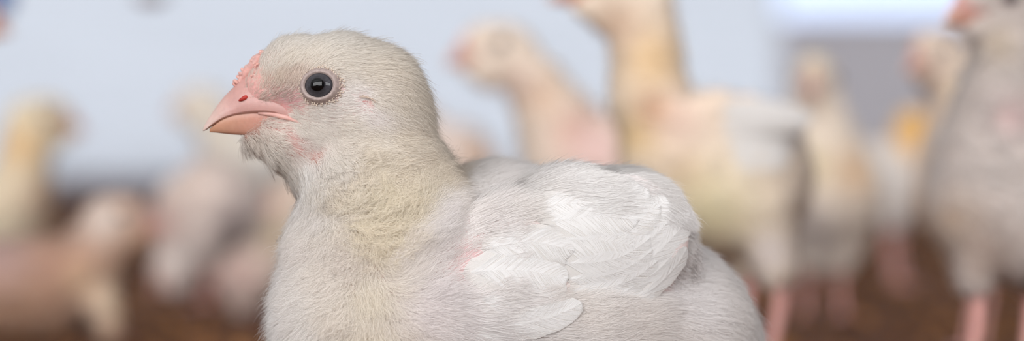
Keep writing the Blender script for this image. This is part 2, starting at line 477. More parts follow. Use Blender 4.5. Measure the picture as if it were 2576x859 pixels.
def eye_parts(root, head, fu, lat, fine, side=1, tilt=.20, rise=.10):
    """eyeball whose front stands at (f,u,lat); its axis leans forward and up with the side of the face"""
    f, u = fu; R = 46.0
    ax = nz(np.array([math.sin(tilt), math.sin(rise), side*math.cos(tilt)]))     # outward axis in head coordinates
    ef_ = nz(np.array([1.0, 0, 0])-ax*ax[0]); eu = np.cross(ax, ef_)*side
    top = np.array([f, u, side*lat])
    def q(x, z, d): return head.w(top+ef_*x+eu*z+ax*d)                            # d: outward from the front of the eye
    V, F, U = [], [], []; n, seg = (18, 40) if fine else (8, 16)
    for i in range(n+1):
        th = (math.pi*.60)*i/n
        for k in range(seg):
            a = 2*math.pi*k/seg
            V.append(q(R*math.sin(th)*math.cos(a), R*.90*math.sin(th)*math.sin(a), R*math.cos(th)-R))
            U.append((min(1, R*math.sin(th)/38.0) if th < math.pi/2 else 1, 0, 0))
    for i in range(n):
        for k in range(seg): F.append((i*seg+k, i*seg+(k+1) % seg, (i+1)*seg+(k+1) % seg, (i+1)*seg+k))
    eye = mesh('eye', V, F, M_eye, root, uv=U)
    V, F = [], []; m, seg = (10, 72) if fine else (5, 20)
    for i in range(m):
        t = i/(m-1)
        for k in range(seg):
            a = 2*math.pi*k/seg
            rx = 35.5+18*t; rz = 29+17*t
            corner = max(0, math.cos(a-3.5))**8
            rx += 5*corner*(1-t)*0
            d = -16 + 7*math.sin(math.pi*min(1, t*1.15)) - 11*t*t
            wr = (.8*math.sin(a*31+t*9)+.6*math.sin(a*17-t*5))*fine*t
            V.append(q((rx+wr)*math.cos(a), (rz+wr)*math.sin(a), d))
    for i in range(m-1):
        for k in range(seg): F.append((i*seg+k, i*seg+(k+1) % seg, (i+1)*seg+(k+1) % seg, (i+1)*seg+k))
    mesh('eyelid', V, F, M_lid, eye)
    if fine:                                             # rows of tiny feather stubs round the lid
        parts = []; rs = np.random.default_rng(4)
        hv = lambda w: w[0]*head.f+w[1]*head.u+w[2]*head.l
        for row in range(3):
            cnt = 50
            for k in range(cnt):
                a = 2*math.pi*(k+.5*(row % 2))/cnt+rs.uniform(-.07, .07)
                ca, sa = math.cos(a), math.sin(a)
                if row == 2 and ca > -.5: continue
                if row == 1 and (ca > .1 and sa > -.5): continue
                if row == 0 and sa > .2 and ca > 0 and rs.random() < .5: continue
                rr = 51.5+row*5.2+rs.uniform(-1.6, 1.6)
                tw = a+rs.uniform(-.5, .5)-.5
                rad = ef_*math.cos(tw)+eu*math.sin(tw); tan = np.cross(ax, rad)
                c = q(rr*ca, rr*.86*sa, -23.5-row*1.5)
                parts.append(ellipsoid_vf(c, [head.k*rs.uniform(2.4, 4)*hv(rad), head.k*1.6*hv(tan), head.k*1.3*hv(ax)], 6, 4))
        mesh('eyelid_fringe', *join_vf(parts), M_lidfeather, eye)['kind'] = 'stuff'
    return eye

# feather: curved vane with rachis, laid along a spine
def feather_mesh(name, parent, spine, nrm, W, seed, mat, tip_round=.45, rag=.05, camber=.10, nu=22, nv=11, barbs=None):
    rs = np.random.default_rng(seed); S = spline(spine, nu); Nn = nz(spline(nrm, nu)); T = nz(np.gradient(S, axis=0))
    Bn = nz(np.cross(T, Nn)); V, F, U = [], [], []
    jag = rs.uniform(-1, 1, (2, nu)); rnd = rs.random()
    L = np.linalg.norm(np.diff(S, axis=0), axis=1).sum()
    for i in range(nu):
        u = i/(nu-1)
        base = min(1.0, .10+(u/.30)**.8*.9) if u < .30 else 1.0
        e = max(0, (u-(1-tip_round))/tip_round)
        tip = math.sqrt(max(0, 1-e**2.2))
        w = W*base*tip
        for j in range(nv):
            v = -1+2*j/(nv-1)
            side = 0 if v < 0 else 1
            vv = v*(1+rag*jag[side, i]*abs(v)**3)
            asym = 1.0 if v > 0 else .8
            z = -camber*W*v*v + (.00012 if abs(v) < 1e-6 else 0)
            sweep = rag*.5*L*(abs(v)**2)*jag[side, i]*.3
            V.append(S[i]+Bn[i]*w*vv*asym+Nn[i]*z+T[i]*sweep); U.append((u, v, rnd))
    for i in range(nu-1):
        for j in range(nv-1): F.append((i*nv+j, (i+1)*nv+j, (i+1)*nv+j+1, i*nv+j+1))
    if barbs is not None:
        nb = int(L/(1.15*K0)); Vg = np.array(V).reshape(nu, nv, 3); c0 = nv//2
        for side in (-1, 1):
            us = np.sort(rs.uniform(.17, .97, nb)); pr = []
            cl = np.cumsum(rs.random(nb) < .10); off = rs.normal(0, 1, cl.max()+1)          # barbs hang together in small groups
            ext = (1.0+rag*1.3*off[cl]*.6+rs.normal(0, .025, nb))
            for q in range(6):
                fr = q/5; uu = np.clip(us+fr*.30*(1-us*.62), 0, .995)*(nu-1); i0 = uu.astype(int); fu = (uu-i0)[:, None]
                vv = np.clip(fr*ext, 0, 1.0)*c0*side+c0; j0 = np.clip(vv.astype(int), 0, nv-2); fv = (vv-j0)[:, None]
                i1 = np.minimum(i0+1, nu-1)
                p = (Vg[i0, j0]*(1-fu)+Vg[i1, j0]*fu)*(1-fv)+(Vg[i0, j0+1]*(1-fu)+Vg[i1, j0+1]*fu)*fv
                over = np.maximum(fr*ext-1, 0)[:, None]
                p = p+(Bn[i0]*side*.8+T[i0]*.6)*over*W*1.3
                p = p+(Nn[i0]*.00007)
                pr.append(p)
            barbs.append((np.stack(pr, 1), Nn[np.clip((us*(nu-1)).astype(int), 0, nu-1)]))
    return mesh(name, V, F, mat, parent, uv=U)

def leg_parts(root, hip, ankle, foot, k, fwd):
    """shank tube from the feathered thigh to the foot, three toes forward, one back; k metres per hpx"""
    hip, ankle, foot = map(np.asarray, (hip, ankle, foot))
    fl = foot.copy(); fl[2] = max(20*k, .0022)
    pts = spline([hip, ankle, (ankle*.5+fl*.5)+np.array([0, 0, 0]), fl], 14)
    rad = np.interp(np.linspace(0, 1, 14), [0, .3, .65, 1], [44*k, 34*k, 27*k, 30*k])
    leg = mesh('leg', *tube_vf(pts, rad, 12), M_leg, root); FEET.append((fl[0], fl[1], 300*k))
    side = np.array([-fwd[1], fwd[0], 0])
    for ang, ln in ((0, 230), (.55, 190), (-.55, 190), (math.pi, 95)):
        d = fwd*math.cos(ang)+side*math.sin(ang)
        tp = [fl, fl+d*ln*k*.35+np.array([0, 0, 8*k]), fl+d*ln*k*.7, fl+d*ln*k]
        tp = np.array(tp); tp[1:, 2] = [max(20*k, .002), max(15*k, .0016), max(11*k, .0012)]
        toe = mesh('toe', *tube_vf(spline(tp, 9), np.linspace(20*k, 11*k, 9)+1.5*k*np.cos(np.arange(9)*2.2), 8), M_leg, leg)
        e = tp[-1]
        cp = np.array([e-d*4*k, e+d*16*k+np.array([0, 0, 2*k]), e+d*34*k]); cp[2, 2] = max(3*k, .0003)
        mesh('claw', *tube_vf(spline(cp, 5), np.linspace(9*k, 1.2*k, 5), 6), M_claw, leg)

FEET = []
CAMP = Vector((0, CAM_Y, CAM_H))
def cast(bvh, px, py):
    d = Vector(P(px, py, 1.0).tolist())-CAMP; d.normalize()
    loc, nor, i, dist = bvh.ray_cast(CAMP, d)
    return (np.array(loc), np.array(nor)) if loc is not None else (None, None)
def build_bvh(objs):
    V, F, n = [], [], 0
    for v, f in objs:
        V += [tuple(q) for q in v]; F += [tuple(int(i)+n for i in q) for q in f]; n += len(v)
    return BVHTree.FromPolygons(V, F)
def lay_feather(parent, bvh, ctrl, W, lift, seed, k, mat=None, **kw):
    """ctrl: photo-pixel control points base->tip on the wing surface; W half width, lift in hpx"""
    c = spline(np.array(ctrl, float), 9); S, Nn = [], []
    for px, py in c:
        l, nn = cast(bvh, px, py); S.append(l); Nn.append(nn)
    ok = [i for i in range(9) if S[i] is not None]
    if len(ok) < 4: return None
    for i in range(9):
        if S[i] is None:
            j = min(ok, key=lambda q: abs(q-i)); Y = S[j][1]; S[i] = P(c[i][0], c[i][1], Y); Nn[i] = Nn[j]
    S = np.array(S); Nn = np.array(Nn); Nn[Nn[:, 1] > 0] *= -1
    for _ in range(6):
        Nn[1:-1] = nz(Nn[:-2]+Nn[1:-1]*2+Nn[2:]); Sm = S.copy(); Sm[1:-1] = .25*S[:-2]+.5*S[1:-1]+.25*S[2:]; S[:, 1] = Sm[:, 1]
    t = np.linspace(0, 1, 9)
    S = S + Nn*((lift*np.minimum(1, t*2.2)-14*np.maximum(0, 1-t*4.5))*k)[:, None]
    return feather_mesh('feather', parent, S, Nn, W*k, seed, mat or M_feather, **kw)

# ------------------------------------------------------------------ the near chick
YM = 0.0125
K0 = (YM-CAM_Y)/FPX                                   # metres per photo pixel on its middle plane
def M(px, py, dy=0): return P(px, py, YM+dy*K0)
LAT = np.array([0, -1.0, 0])
def cap(a, b, c=None, sq=1.0, k=K0, f=M, lat=LAT):
    """(px,py,r[,dy]) pair -> primitive"""
    A = f(a[0], a[1], a[3] if len(a) > 3 else 0); B = f(b[0], b[1], b[3] if len(b) > 3 else 0)
    return (A, B, a[2]*k, b[2]*k, A if c is None else c, lat, sq)
chick = empty('broiler_chick', (M(1280, 400)[0], YM, 0.0),
              'large sharply focused white chick in the foreground looking left', 'chick', 'chicks in the poultry house')
head = Head(M(850, 230), K0, 0.0)
mid = M(1000, 700)
bp = head.prims() + [
    cap((935, 330, 138), (944, 470, 170, 10), mid, .9), cap((944, 470, 168, 10), (975, 610, 215, 25), mid, .90),
    cap((985, 640, 242, 30), (985, 800, 258, 38), mid, .92), cap((985, 800, 258, 38), (1030, 950, 264, 70), mid, .92),
    cap((1030, 770, 264, 70), (1250, 742, 318, 160), mid, .92), cap((1250, 742, 318, 160), (1440, 812, 320, 200), mid, .92),
    cap((1440, 812, 320, 200), (1630, 838, 248, 225), mid, .92), cap((1640, 850, 226, 235), (1785, 870, 108, 260), mid, .95),
    cap((1100, 920, 252, 140), (1450, 920, 246, 200), mid, .92),
    cap((1290, 1020, 130, 0), (1240, 1190, 62, 0), None, 1), cap((1290, 1020, 130, 330), (1240, 1190, 62, 330), None, 1),
]
# wing pad lying on the near flank, mirrored for the far one
def wing_prims(bvh, joints, f, k, sq, lat=LAT):
    """joints: px, py, radius, inset below the flank"""
    out = []; pts = []
    for px, py, r, ins in joints:
        l, nn = cast(bvh, px, py)
        if l is None: l = pts[-1][0].copy() if pts else f(px, py); l[1] -= 0
        p = P(px, py, l[1]); p[1] += ins*k; pts.append((p, r))
    for (a, ra), (b, rb) in zip(pts[:-1], pts[1:]):
        out.append((a, b, ra*k, rb*k, a, lat, sq))
    return out
V0, F0_, _n = surface_nets(bp, 45*K0, .0016)
bvh_0 = build_bvh([(V0, F0_)])
bp = bp+wing_prims(bvh_0, [(1130, 690, 90, 50), (1270, 645, 136, 42), (1430, 612, 178, 34), (1572, 596, 168, 24)], M, K0, .30)
BV, BF, BN = surface_nets(bp, 45*K0, .00085)
bvh_b = build_bvh([(BV, BF)])
wp = wing_prims(bvh_b, [(1290, 650, 100, 40), (1430, 616, 160, 44), (1576, 599, 158, 44)], M, K0, .30)
WV, WF, WN = surface_nets(wp, 30*K0, .0009)
bvh_all = build_bvh([(BV, BF), (WV, WF)])

# ---- what grows where: px, py, angle, length, lift, density, down colour, clump, curl, skin colour (with painted shade at throat and neck)
CT = [
 # forehead, crown, nape
 (655,150,60,22,.30,.55,(240,226,212),.2,.1,(232,170,162)), (690,125,45,26,.30,1,(242,233,221),.2,.1,(232,196,184)),
 (740,100,25,30,.32,1,(243,235,223),.2,.1,(228,200,186)), (830,90,3,34,.34,1,(240,231,217),.25,.1,(224,198,180)),
 (920,110,-14,38,.36,1,(238,227,211),.25,.15,(220,192,172)), (1000,170,-35,42,.40,1,(235,222,203),.3,.2,(216,188,164)),
 (1060,240,-50,46,.42,1,(233,218,196),.3,.25,(212,184,158)), (1095,320,-62,48,.42,1,(231,214,190),.3,.25,(208,180,152)),
 (680,175,52,22,.25,1,(240,230,216),.3,.1,(228,180,168)), (720,160,42,26,.25,1,(239,228,212),.3,.1,(226,186,170)),
 (780,140,18,28,.25,1,(240,229,213),.3,.1,(222,190,170)), (850,150,2,32,.25,1,(237,226,210),.3,.15,(222,192,176)),
 (920,180,-14,34,.28,1,(235,223,206),.3,.15,(218,190,172)), (1000,250,-32,40,.32,1,(233,219,199),.35,.25,(212,184,160)),
 # between beak and eye
 (660,215,62,18,.18,1.0,(234,210,192),.5,.15,(218,164,158)), (700,205,62,24,.22,1.3,(234,212,192),.6,.15,(214,162,156)),
 (735,205,58,24,.2,1.2,(228,204,186),.6,.15,(204,160,158)), (680,240,45,18,.18,1.1,(232,206,192),.5,.15,(214,158,156)),
 (715,245,35,18,.18,.9,(226,200,188),.5,.1,(206,154,158)), (750,255,10,16,.15,.9,(232,212,198),.4,.1,(200,146,150)),
 (700,268,-15,14,.12,.35,(232,208,196),.4,.1,(220,164,158)), (740,285,-22,24,.15,.9,(236,224,212),.4,.1,(206,152,146)),
 # cheek and ear
 (780,280,-14,28,.16,1,(239,230,220),.4,.1,(212,172,164)), (830,275,-5,28,.15,1,(239,230,222),.35,.1,(214,180,176)),
 (870,240,-8,26,.15,1,(240,232,225),.3,.1,(216,186,184)), (900,250,-5,22,.12,.8,(240,232,227),.3,.1,(214,176,178)),
 (930,285,-25,28,.16,.9,(237,227,220),.35,.15,(212,176,174)), (950,245,-22,34,.3,1,(236,224,208),.35,.2,(206,172,160)),
 (860,320,-28,34,.2,1,(236,226,212),.45,.15,(204,166,152)), (930,340,-30,38,.24,1,(234,222,204),.45,.25,(200,164,146)),
 (790,325,-36,38,.2,1,(238,228,216),.55,.1,(200,152,146)), (750,312,-32,30,.16,.9,(238,228,216),.5,.1,(208,146,142)),
 # bare corner of the mouth and throat tufts, throat skin browned to paint shade between them
 (690,352,-18,40,.25,.55,(238,226,214),.7,.15,(198,146,140)), (740,362,-20,40,.14,.18,(232,214,204),.6,.15,(200,158,152)),
 (785,378,-18,40,.14,.28,(232,214,204),.6,.15,(192,154,146)), (720,345,-25,30,.12,.15,(232,214,204),.6,.1,(204,160,154)),
 (630,352,-45,44,.35,.8,(214,198,184),.6,.1,(176,132,118)), (660,385,-42,66,.38,.85,(236,226,214),.92,.1,(150,112,94)),
 (700,420,-42,58,.34,.85,(240,232,221),.95,.12,(146,110,92)), (760,430,-42,64,.36,.85,(244,238,230),.95,.12,(146,112,92)),
 (840,400,-34,60,.32,.9,(240,230,216),.9,.2,(160,122,100)), (800,460,-58,62,.42,.85,(240,231,218),.95,.25,(146,110,88)),
 (745,480,-68,40,.4,1,(238,232,226),.6,.15,(190,160,146)), (850,470,-50,50,.45,.7,(234,218,194),.85,.9,(156,116,84)),
 # neck wool, skin darkened to paint deeper shade in its gaps
 (920,410,-26,44,.38,.85,(234,219,194),.8,.6,(164,124,92)), (1000,350,-30,44,.34,1,(232,216,192),.45,.3,(200,168,138)),
 (1060,400,-18,48,.36,1,(230,212,186),.4,.3,(202,172,142)), (990,440,-8,48,.36,1,(231,214,187),.5,.4,(194,160,124)),
 (1120,430,8,48,.34,1,(228,210,186),.4,.25,(206,176,148)), (880,500,-75,46,.55,.75,(238,223,195),.85,1.2,(166,126,90)),
 (950,500,-30,48,.55,.75,(240,224,190),.85,1.2,(182,142,94)), (930,560,-70,46,.55,.7,(240,224,192),.85,1.3,(182,138,98)),
 (1010,540,35,50,.42,1,(232,214,180),.6,.7,(198,158,112)), (1060,490,30,50,.36,1,(231,215,187),.45,.4,(204,170,132)),
 (980,610,-80,46,.5,.75,(239,223,192),.85,1.1,(194,152,118)), (870,560,-110,44,.5,.5,(240,228,212),.85,1.1,(182,138,140)),
 # breast
 (760,520,205,48,.42,1,(241,235,230),.45,.2,(214,182,174)), (720,560,205,56,.46,1,(243,237,233),.45,.15,(218,188,180)),
 (820,540,215,48,.45,.95,(240,232,224),.55,.4,(208,172,164)), (700,660,200,62,.50,1,(244,239,236),.45,.12,(222,194,186)),
 (780,620,196,58,.42,1,(242,234,228),.5,.25,(214,180,170)), (850,620,188,50,.45,.55,(240,230,220),.6,.5,(200,154,152)),
 (885,660,200,46,.45,.42,(238,226,214),.65,.8,(190,142,144)), (690,760,203,64,.50,1,(244,240,237),.45,.12,(222,194,186)),
 (780,740,196,60,.42,1,(243,236,229),.5,.2,(216,182,172)), (860,720,186,52,.42,.85,(241,231,220),.6,.45,(206,162,148)),
 (690,850,206,64,.50,1,(244,240,238),.45,.12,(222,196,188)), (800,850,215,60,.42,1,(242,234,226),.5,.25,(214,182,170)),
 (880,810,215,54,.42,.9,(240,228,214),.6,.5,(206,164,148)), (930,720,-92,62,.36,1,(240,228,206),.55,.3,(204,170,146)),
 (950,820,-95,66,.36,1,(240,227,206),.55,.35,(206,170,148)), (1000,850,-70,60,.36,.8,(236,222,208),.6,.5,(176,130,128)),
 # shoulder and wing front
 (1000,690,50,58,.26,1,(240,231,224),.35,.15,(224,190,186)), (1010,640,48,62,.28,1,(240,228,214),.35,.2,(220,190,172)),
 (1080,590,38,64,.22,1,(242,234,231),.35,.1,(228,192,190)), (1100,520,30,62,.24,1,(241,233,228),.3,.12,(226,196,188)),
 (1080,670,32,54,.18,.35,(242,233,231),.85,.1,(222,188,188)), (1140,640,28,56,.16,.09,(243,235,233),.9,.1,(222,188,188)),
 (1180,650,22,50,.14,.08,(244,237,235),.9,.1,(222,188,188)), (1150,690,12,60,.14,.11,(243,235,234),.65,.1,(222,188,188)),
 (1160,580,22,62,.16,.85,(243,236,234),.45,.1,(228,182,182)), (1220,600,16,56,.14,.5,(244,238,236),.5,.1,(228,168,168)),
 (1200,500,22,60,.2,1,(242,236,234),.3,.1,(228,200,198)), (1240,430,14,50,.24,1,(241,234,231),.3,.15,(226,200,196)),
 (1330,415,12,44,.24,1,(243,238,236),.3,.15,(230,206,202)), (1320,490,12,60,.16,1,(246,242,240),.3,.1,(232,212,210)),
 (1450,440,4,50,.16,1,(247,244,242),.25,.1,(236,224,222)), (1450,520,4,56,.12,.7,(248,246,244),.25,.1,(240,230,228)),
 (1600,460,-8,44,.18,1,(246,243,242),.25,.15,(236,226,224)), (1580,540,-5,50,.12,.5,(248,246,244),.25,.1,(240,230,228)),
 (1700,540,-40,40,.2,.9,(244,240,238),.25,.15,(234,222,220)), (1350,620,6,40,.1,.2,(247,245,243),.2,.1,(238,226,222)),
 (1550,640,6,36,.1,.2,(247,245,243),.2,.1,(238,226,222)),
 (1060,750,10,64,.2,.9,(239,230,231),.5,.15,(214,176,182)), (1040,790,-15,60,.24,.85,(238,228,228),.5,.2,(202,160,168)),
 (1150,760,-2,64,.18,1,(240,233,232),.5,.15,(214,180,182)), (1110,830,-12,64,.2,1,(240,233,233),.5,.15,(210,174,178)),
 (1250,760,0,60,.16,1,(240,234,231),.45,.15,(212,182,176)), (1210,840,-4,60,.18,.95,(240,234,232),.5,.15,(206,168,168)),
 (1115,618,34,64,.16,.28,(243,235,233),.85,.1,(222,188,188)), (1110,690,22,54,.15,.16,(243,235,233),.85,.1,(222,188,188)),
 (1205,690,10,50,.12,.15,(244,237,235),.8,.1,(222,188,188)), (1180,612,24,60,.14,.3,(244,237,235),.85,.1,(222,188,188)), (1215,640,16,40,.12,.12,(244,237,235),.8,.1,(222,188,188)),
 (1145,478,26,60,.24,1,(242,235,231),.3,.12,(226,196,190)), (1092,545,34,62,.24,1,(242,234,230),.3,.12,(226,194,188)),
 (1045,606,42,62,.26,1,(242,234,229),.35,.12,(226,192,188)), (1012,665,48,60,.26,1,(241,233,228),.35,.15,(224,190,186)), (1185,447,18,54,.24,1,(242,235,231),.3,.12,(226,198,192)),
 (1090,458,20,48,.34,1,(231,214,188),.4,.3,(204,172,138)), (1030,515,32,50,.40,.95,(233,217,186),.55,.6,(200,162,116)), (982,575,-30,46,.5,.8,(238,222,190),.8,1.0,(186,144,102)),
 # flank
 (1400,850,4,60,.18,1,(239,231,226),.45,.15,(212,182,172)), (1550,830,4,58,.2,1,(238,230,226),.4,.15,(212,186,178)),
 (1700,720,-12,56,.22,1,(238,231,229),.35,.15,(216,194,190)), (1780,640,-25,46,.26,1,(236,229,227),.35,.15,(214,194,190)),
 (1700,820,-8,58,.22,1,(238,231,229),.35,.15,(216,194,188)), (1850,760,-28,60,.34,1,(238,231,229),.35,.2,(214,192,188)),
 (1840,680,-20,52,.34,1,(237,230,228),.35,.2,(214,192,188)), (1860,850,-45,60,.34,1,(238,232,230),.35,.2,(214,192,188)),
 (1000,1150,-90,56,.3,1,(238,230,226),.4,.2,(212,186,178)), (1500,1150,-60,56,.3,1,(238,230,226),.4,.2,(212,186,178)),
]
def tone(c):  # head and wing down darkened to offset the weaker light on the breast
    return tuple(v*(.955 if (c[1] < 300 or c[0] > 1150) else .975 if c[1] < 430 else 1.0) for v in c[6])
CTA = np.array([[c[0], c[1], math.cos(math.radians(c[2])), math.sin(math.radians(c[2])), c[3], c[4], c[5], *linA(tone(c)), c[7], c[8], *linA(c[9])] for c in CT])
def field(pos):
    px, py = to_px(pos)
    out = np.zeros((len(pos), CTA.shape[1]-2))
    for s in range(0, len(pos), 40000):
        d2 = (px[s:s+40000, None]-CTA[None, :, 0])**2+(py[s:s+40000, None]-CTA[None, :, 1])**2+60
        w = 1/d2**1.9; w /= w.sum(1, keepdims=True)
        out[s:s+40000] = w @ CTA[:, 2:]
    return out, px, py
def blot(px, py, freq, seed):
    """smooth patchy variation 0..1 over the plumage"""
    rs = np.random.default_rng(seed); v = np.zeros_like(px)
    for _ in range(7):
        a = rs.uniform(0, 6.28); f = freq*rs.uniform(.6, 1.8); v += np.sin((px*math.cos(a)+py*math.sin(a))*f+rs.uniform(0, 6.28))
    return .5+.5*np.tanh(v/2.2)

fb, _, _ = field(BV); fwg, _, _ = field(WV)
mesh('body', BV, BF, M_skin, chick, col=fb[:, 10:13])
wing = mesh('wing', WV, WF, M_skin, chick, col=fwg[:, 10:13])
WV2 = WV.copy(); WV2[:, 1] = 2*(YM+.016+.10*(WV2[:, 0]-M(1100, 400)[0]))-WV2[:, 1]; WV2[:, 2] -= .014
wing_far = mesh('wing', WV2, WF[:, ::-1], M_skin, chick, col=fwg[:, 10:13])

EYE_PX, EYE_LAT = (798, 213), 136.0
def feat(px, py, lat):
    """photo pixel of a near-side feature -> head coordinates at lateral offset lat (hpx)"""
    s = (YM-lat*K0-CAM_Y)/(YM-CAM_Y)
    qx = PX0+(px-PX0)*s; qy = PY0+(py-PY0)*s
    return (850-qx, 230-qy)
ef = feat(*EYE_PX, 130.0)
LEN = 1.3
def down(V, F, Nr, n, parent, name, ptsn=7, seedcol=3, far=.22, keep=None, smooth=None):
    def w(c, nn):
        f, px, py = field(c)
        vis = np.where(nn[:, 1] < .25, 1.0, far)*np.where(py > 960, .25, 1.0)
        den = f[:, 4]
        if keep is not None: den = den*keep(c, px, py)
        # bare spots: eye, beak, ear
        e = ((px-EYE_PX[0]-4)/48)**2+((py-EYE_PX[1]-4)/41)**2
        den = np.where((e < 1) & (px < 900), 0, den)
        den = np.where((px < 650) & (py < 335) & (px+0*py < 650-.0*(py)), den*.15, den)
        den = np.where(((px-918)/11)**2+((py-257)/10)**2 < 1, 0, den)
        return den*vis
    R, Nn = sample_surface(V, F, Nr, n, w)
    if smooth is not None:                              # lie of the down follows the flank, not the edge of the pad
        e_ = .002; gr = np.stack([sdf_eval(smooth, R+np.eye(3)[i]*e_, 45*K0)-sdf_eval(smooth, R-np.eye(3)[i]*e_, 45*K0) for i in range(3)], 1)
        Nn = nz(gr)
    f, px, py = field(R)
    ang = np.arctan2(f[:, 1], f[:, 0])
    spread = .12+.55*f[:, 9]
    ang = ang+RNG.normal(0, 1, n)*spread+(blot(px, py, .035, 2)-.5)*(.25+.9*f[:, 9])
    D = np.stack([np.cos(ang), np.zeros(n), np.sin(ang)], 1)
    T = D-Nn*(D*Nn).sum(1, keepdims=True)
    T = T/np.maximum(np.linalg.norm(T, axis=1, keepdims=True), .35)
    L = f[:, 2]*LEN*K0*RNG.uniform(.6, 1.15, n)
    lift = f[:, 3]*1.45*RNG.uniform(.6, 1.4, n)
    fly = RNG.random(n) < .05
    L = np.where(fly, L*1.3, L); lift = np.where(fly, lift*1.6, lift)
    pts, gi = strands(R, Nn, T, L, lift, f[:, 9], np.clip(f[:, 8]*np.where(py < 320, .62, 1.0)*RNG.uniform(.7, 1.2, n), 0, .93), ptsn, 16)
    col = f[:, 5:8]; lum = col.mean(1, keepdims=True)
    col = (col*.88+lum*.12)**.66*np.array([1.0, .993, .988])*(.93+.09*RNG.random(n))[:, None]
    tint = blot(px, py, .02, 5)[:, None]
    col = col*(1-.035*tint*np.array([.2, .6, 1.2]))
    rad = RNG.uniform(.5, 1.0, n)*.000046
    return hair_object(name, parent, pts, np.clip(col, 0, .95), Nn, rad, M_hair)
down(BV, BF, BN, 420000, chick, 'down', keep=lambda c, px, py: (sdf_eval(wp, c, 30*K0) > -.0002)*np.where((px > 1290) & (px < 1690) & (py > 560) & (py < 740), .12, 1.0))
def on_wing(c, px, py):
    return np.where(py < 545, 1.0, np.where(px > 1235, .0, 1.0))
def wing_keep(c, px, py): return on_wing(c, px, py)*(sdf_eval(bp, c, 45*K0) > -.0003)*np.where(c[:, 1] < np.median(WV[:, 1])+.004, 1, .2)
down(WV, WF, WN, 100000, wing, 'wing_down', keep=wing_keep, smooth=bp)

# ---- beak, comb, nostril, eye, ear
v, f, c = beak_mesh(head, UP_BEAK, True); ub = mesh('upper_beak', v, f, M_beak, chick, col=c); ub['label'] = 'pale pink upper beak'
v, f, c = beak_mesh(head, LO_BEAK, False); mesh('lower_beak', v, f, M_beak, chick, col=c)['label'] = 'brownish pink lower beak'
# fleshy corner of the mouth
g = [feat(650, 284, 40), feat(690, 289, 52), feat(728, 299, 72), feat(766, 313, 94)]
gl = [40, 51, 67, 84]
mesh('mouth_corner', *tube_vf(head.w(spline([(a[0], a[1], l) for a, l in zip(g, gl)], 14)), np.interp(np.linspace(0, 1, 14), [0, .5, 1], [4, 7, 2])*K0, 12),
     mat_noise('mouth_corner', [(.3, (204, 154, 146)), (.7, (216, 174, 164))], 400, .5, sss=.3), chick)
# nostril: a slanted red slit on the cover
nf = feat(622, 242, 44); nb = feat(600, 254, 40)
np_ = np.array([(nf[0], nf[1], 41.5), (.5*(nf[0]+nb[0]), .5*(nf[1]+nb[1])-1, 41.5), (nb[0], nb[1], 38.5)])
mesh('nostril', *tube_vf(head.w(spline(np_, 10)), np.array([1.5, 4, 5.2, 5.6, 5.4, 5, 4.4, 3.6, 2.6, 1])*K0, 10), M_nostril, ub)
# comb: a row of small fleshy points along the top of the beak
parts = []
rs = np.random.default_rng(2)
cpath = spline([(256, 12, 0), (232, 42, 0), (214, 62, 0), (199, 80, 0), (182, 92, 0)], 15)
parts.append(tube_vf(head.w(cpath), np.interp(np.linspace(0, 1, 15), [0, .3, .8, 1], [4, 14, 15, 4])*K0, 12))
for i in range(15):
    for j in range(3):
        q = cpath[i]+np.array([rs.uniform(-4, 4)+8*.7, rs.uniform(-3, 3)+8*.6, rs.uniform(-9, 9)])
        r = rs.uniform(3.2, 5.6)*K0
        up = nz(.7*head.f+.7*head.u)
        parts.append(ellipsoid_vf(head.w(q), [head.l*r, np.cross(head.l, up)*r, up*r*1.7], 8, 6))
for i in range(26):
    q = np.array([rs.uniform(168, 214), 0, 0]); q[1] = 40+rs.uniform(-14, 30); q[2] = 30+rs.uniform(0, 14)
    r = rs.uniform(2.4, 4.2)*K0
    parts.append(ellipsoid_vf(head.w(q), [head.f*r, head.u*r, head.l*r*.8], 6, 5))
mesh('comb', *join_vf(parts), M_comb, chick)['label'] = 'small pink comb'
eye_parts(chick, head, ef, EYE_LAT, True); eye_parts(chick, head, ef, EYE_LAT, False, -1)
# ear opening behind the eye
l, nn = cast(bvh_b, 918, 257)
e1 = nz(np.cross(nn, np.array([0, 0, 1.]))); e2 = np.cross(nn, e1)
mesh('ear_opening', *ellipsoid_vf(l-nn*1.0*K0, [e1*8*K0, e2*7*K0, nn*3*K0], 14, 8),
     mat_noise('ear_skin', [(.3, (150, 96, 94)), (.7, (186, 130, 126))], 700, .7), chick)
parts = []
for i in range(16):
    t = i/15; bx = 903+t*26+rs.uniform(-2, 2); by = 242+8*abs(t-.35)+rs.uniform(-2, 2)
    l, nn = cast(bvh_b, bx, by); l2, n2 = cast(bvh_b, bx+22, by+5+t*9)
    q = spline([l+nn*3*K0, .5*(l+l2)+nn*10*K0, l2+n2*8*K0], 6)
    parts.append(tube_vf(q, np.linspace(.7, .2, 6)*K0, 5))
mesh('ear_bristle', *join_vf(parts), mat_noise('ear_bristle', [(.3, (176, 150, 134)), (.7, (214, 196, 180))], 300, .7), chick)['kind'] = 'stuff'

